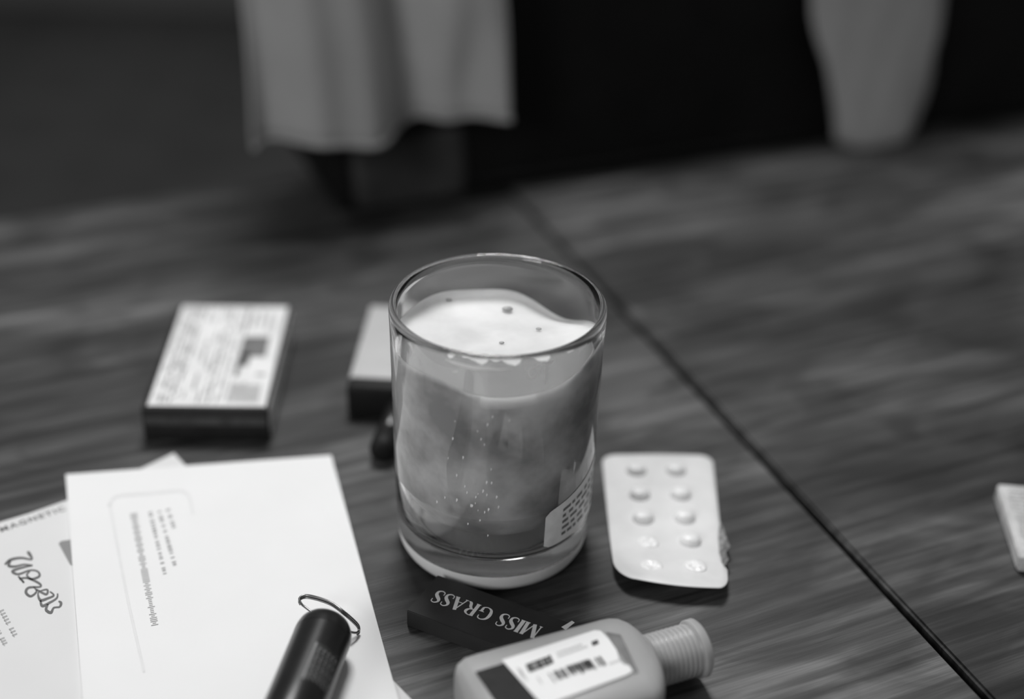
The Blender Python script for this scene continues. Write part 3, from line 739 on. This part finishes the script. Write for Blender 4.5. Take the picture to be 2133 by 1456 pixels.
# ------------------------------------------------------------------ pale box and black lighter half hidden behind the glass
hQ = 0.017
q0, q3 = at(772, 634, hQ), at(727, 783, hQ)
qa = math.atan2((q0 - q3).y, (q0 - q3).x) - R(90)
qL = (q0 - q3).length; qW = 0.030
pb = thing('pale_carton', 'small pale grey box with a black end, half hidden behind the candle', 'box', (q3.x, q3.y, TZ), qa)
autosmooth(link('box_body', rbox(qW, qL, hQ - .0004, .0014, (qW / 2, qL / 2, hQ / 2)), MPALE, pb))
autosmooth(link('black_end', rbox(qW + .0004, .010, hQ - .0006, .0022, (qW / 2, -.0030, hQ / 2 - .0003)), MBLACKM, pb))
g0, g1 = at(800, 925, .007), at(860, 780, .007)
ga = ang(g0, g1)
lg = thing('black_lighter', 'black rounded lighter peeking out at the left foot of the candle', 'lighter', (g0.x, g0.y, TZ + 0.0062), ga)
lb_ = xl([(-.006, 0), (-.006, .0035), (-.005, .0052), (-.003, .0058), (.006, .006), (.0065, .0052), (.008, .0052)], 32)
link('lighter_cap', lb_, MBLACKM, lg)
lb_ = xl([(.008, 0), (.008, .0050), (.009, .0058), (.030, .0058), (.031, .005), (.031, 0)], 32)
link('lighter_body', lb_, MBLACK, lg)

# ------------------------------------------------------------------ small packet at the right edge
hR = 0.008
r0, r1 = at(2078, 1006, hR), at(2126, 1160, hR)
ra = ang(r1, r0) - R(90); rl = (r0 - r1).length; rw = 0.0135
sp = thing('small_packet', 'small pale printed packet on the table at the right edge of the photo', 'packet', (r1.x, r1.y, TZ), ra)
autosmooth(link('packet_body', rbox(rw, rl, hR - .0003, .0012, (rw / 2, rl / 2, hR / 2)), mat('packet_paper', 0.55, 0.6, var=0.15, scale=200), sp))
link('packet_side', rbox(.0003, rl * .94, hR * .7, 0, (-.0001, rl / 2, hR / 2)), MPACKS, sp, False)
b2 = bmesh.new(); rnd = random.Random(6)
for k in range(16):
    y = rl * (.06 + .055 * k); x = rw * rnd.uniform(.2, .3)
    while x < rw * .85:
        l = rnd.uniform(.0006, .002); rects(b2, [(x, y, x + l, y + .0011)], lambda a, c: Vector((a, c, hR + .0001))); x += l + .0006
link('packet_print', b2, MINKL, sp, False)

# ------------------------------------------------------------------ black bag standing on the far side of the table
f0, f1 = at(706, 452), at(1750, 298)
fa = ang(f0, f1); FL = 0.66; FD = 0.13; FH = 0.235
bag = thing('black_bag', 'large matte black bag standing along the far edge of the table', 'bag', (f0.x, f0.y, TZ), fa)
bm_ = rbox(FL, FD, FH, 0.006, (FL / 2, FD / 2, FH / 2 + .0004), 4)
LEAN = 0.22
for v_ in bm_.verts: v_.co.y += LEAN * v_.co.z
bo_ = link('bag_body', bm_, MBAG, bag); autosmooth(bo_, 40)
link('zip_band', rbox(FL * .9, .012, .004, .001, (FL / 2, FD / 2 + LEAN * FH, FH + .001)), MBLACKM, bag)
link('bottom_piping', tube([(.012 + (FL - .024) * i / 20, -.0008, .010) for i in range(21)], .0018, 8), MBAG, bag)
hp = [(x, FD / 2 + LEAN * FH, FH + z) for x, z in ((.2, 0), (.21, .05), (.25, .09), (.33, .105), (.41, .09), (.45, .05), (.46, 0))]
link('bag_handle', tube(catmull(hp, 6), .006, 10), MBLACKM, bag)
def on_front(px, py, off):                   # point of the leaning front, seen from the photographer's place
    d = (FW + RR * ((px - 1066.5) / FPX) - UU * ((py - 728.0) / FPX)); o_ = bagM.inverted() @ CP; dd = bagM.inverted().to_3x3() @ d
    t = (LEAN * o_.z + off - o_.y) / (dd.y - LEAN * dd.z); return o_ + dd * t
bagM = Matrix.Translation((f0.x, f0.y, TZ)) @ Matrix.Rotation(fa, 4, 'Z')
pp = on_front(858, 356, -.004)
# front pocket, its soft highlight painted in as a lighter leather
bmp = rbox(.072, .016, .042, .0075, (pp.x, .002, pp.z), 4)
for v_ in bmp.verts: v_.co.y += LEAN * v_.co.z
pk2 = link('front_pocket', bmp, mat('highlit_leather', 0.03, 0.5, 0.3, var=0.5, scale=25), bag)

# ------------------------------------------------------------------ pale cloth draped over the bag's left end
bagM = Matrix.Translation((f0.x, f0.y, TZ)) @ Matrix.Rotation(fa, 4, 'Z'); bagI = bagM.inverted()
cL = on_front(537, 322, -.028); cM = on_front(1050, 240, -.028); cT = on_front(524, 0, -.028)
cloth = thing('draped_cloth', 'pale rumpled cloth hanging over the left end of the black bag', 'cloth', (f0.x, f0.y, TZ), fa)
b2 = bmesh.new(); NX, NY_ = 60, 44; g = []
for i in range(NX + 1):
    s = i / NX; row = []
    xb = cL.x + (cM.x - cL.x) * s
    zb = cL.z + (cM.z - cL.z) * s + 0.003 * math.sin(s * 9) - (0.004 * math.exp(-((s - .68) / .06) ** 2) * -1)
    for j in range(NY_ + 1):
        t = j / NY_                            # 0 lower hem, then up the front and over the top
        Lf = FH + .006 - zb; tot_ = Lf + .12; d = t * tot_
        fold = 0.012 * math.sin(s * 11 + .9 + t * 1.5) + .005 * math.sin(s * 23 + t * 3) + .008 * math.exp(-((s - .82) / .12) ** 2) * math.sin(t * 14 + 1.2)
        xx = xb + (cT.x - cL.x) * t * 1.4 * (1 - s) + .002 * math.sin(t * 9)
        if d < Lf: p = (xx, -.028 + fold * (1 - .5 * t) + LEAN * (zb + d), zb + d)
        else: p = (xx, -.028 + fold * .3 + LEAN * FH + (d - Lf), FH + .006 + .004 * math.sin(s * 11))
        row.append(b2.verts.new(p))
    g.append(row)
for i in range(NX):
    for j in range(NY_): b2.faces.new((g[i][j], g[i + 1][j], g[i + 1][j + 1], g[i][j + 1]))
co = link('cloth_sheet', b2, MCLOTH, cloth); md = co.modifiers.new('thickness', 'SOLIDIFY'); md.thickness = 0.0016
hm = link('hem', tube([Vector(v) + Vector((0, -.0004, 0)) for v in [(cL.x + (cM.x - cL.x) * i / 40, -.028 + LEAN * (cL.z + (cM.z - cL.z) * i / 40) + 0.012 * math.sin(i / 40 * 11 + .9) + .005 * math.sin(i / 40 * 23) + .008 * math.exp(-((i / 40 - .82) / .12) ** 2) * math.sin(1.2), cL.z + (cM.z - cL.z) * i / 40 + .003 * math.sin(i / 40 * 9) + .004 * math.exp(-((i / 40 - .68) / .06) ** 2)) for i in range(41)]], .0016, 8), MCLOTH, cloth)

# ------------------------------------------------------------------ pale sleeve hanging down the bag's front
slv = thing('hanging_sleeve', 'pale tapering cloth sleeve hanging down the front of the black bag', 'cloth', (f0.x, f0.y, TZ), fa)
OFF = -.013
sl, sr = on_front(1742, 262, OFF), on_front(1912, 262, OFF); tl_, tr_ = on_front(1694, 0, OFF), on_front(1972, 0, OFF); sb = on_front(1822, 300, OFF)
def sec(cx, z, hw, hd, n=40):
    out = []
    for i in range(n):
        a = 2 * math.pi * i / n
        wob = 1 + .05 * math.sin(5 * a + z * 60) + .03 * math.sin(9 * a - z * 90)
        out.append((cx + hw * math.cos(a) * wob, OFF + LEAN * z + min(hd * math.sin(a) * wob, hd * .9), z))
    return out
cxb, hwb = (sl.x + sr.x) / 2, (sr.x - sl.x) / 2; cxt, hwt = (tl_.x + tr_.x) / 2, (tr_.x - tl_.x) / 2
zb0 = max(sb.z, .0015); rings = []
for k, (f, q) in enumerate(((0, .35), (.06, .62), (.2, .82), (.5, .95), (1, 1))):
    z = zb0 + (sl.z - zb0) * f; rings.append(sec((cxb + sb.x) / 2, z, hwb * q, .011 * min(1, q + .1)))
for k in range(1, 15):
    t = k / 8; z = sl.z + (tl_.z - sl.z) * t
    if z > FH - .002: break
    rings.append(sec(cxb + (cxt - cxb) * t, z, hwb + (hwt - hwb) * t, .011))
zt = FH + .0005
rings.append(sec(cxb + (cxt - cxb) * t, FH + .006, hwb + (hwt - hwb) * t, .010))
bsl = loft(rings); 
slo = link('sleeve_cloth', bsl, MSLEEVE, slv)
b2 = rbox(2 * (hwb + (hwt - hwb) * t), .10, .008, .003, (cxb + (cxt - cxb) * t, OFF + LEAN * FH + .052, FH + .0065))
link('sleeve_top', b2, MSLEEVE, slv)
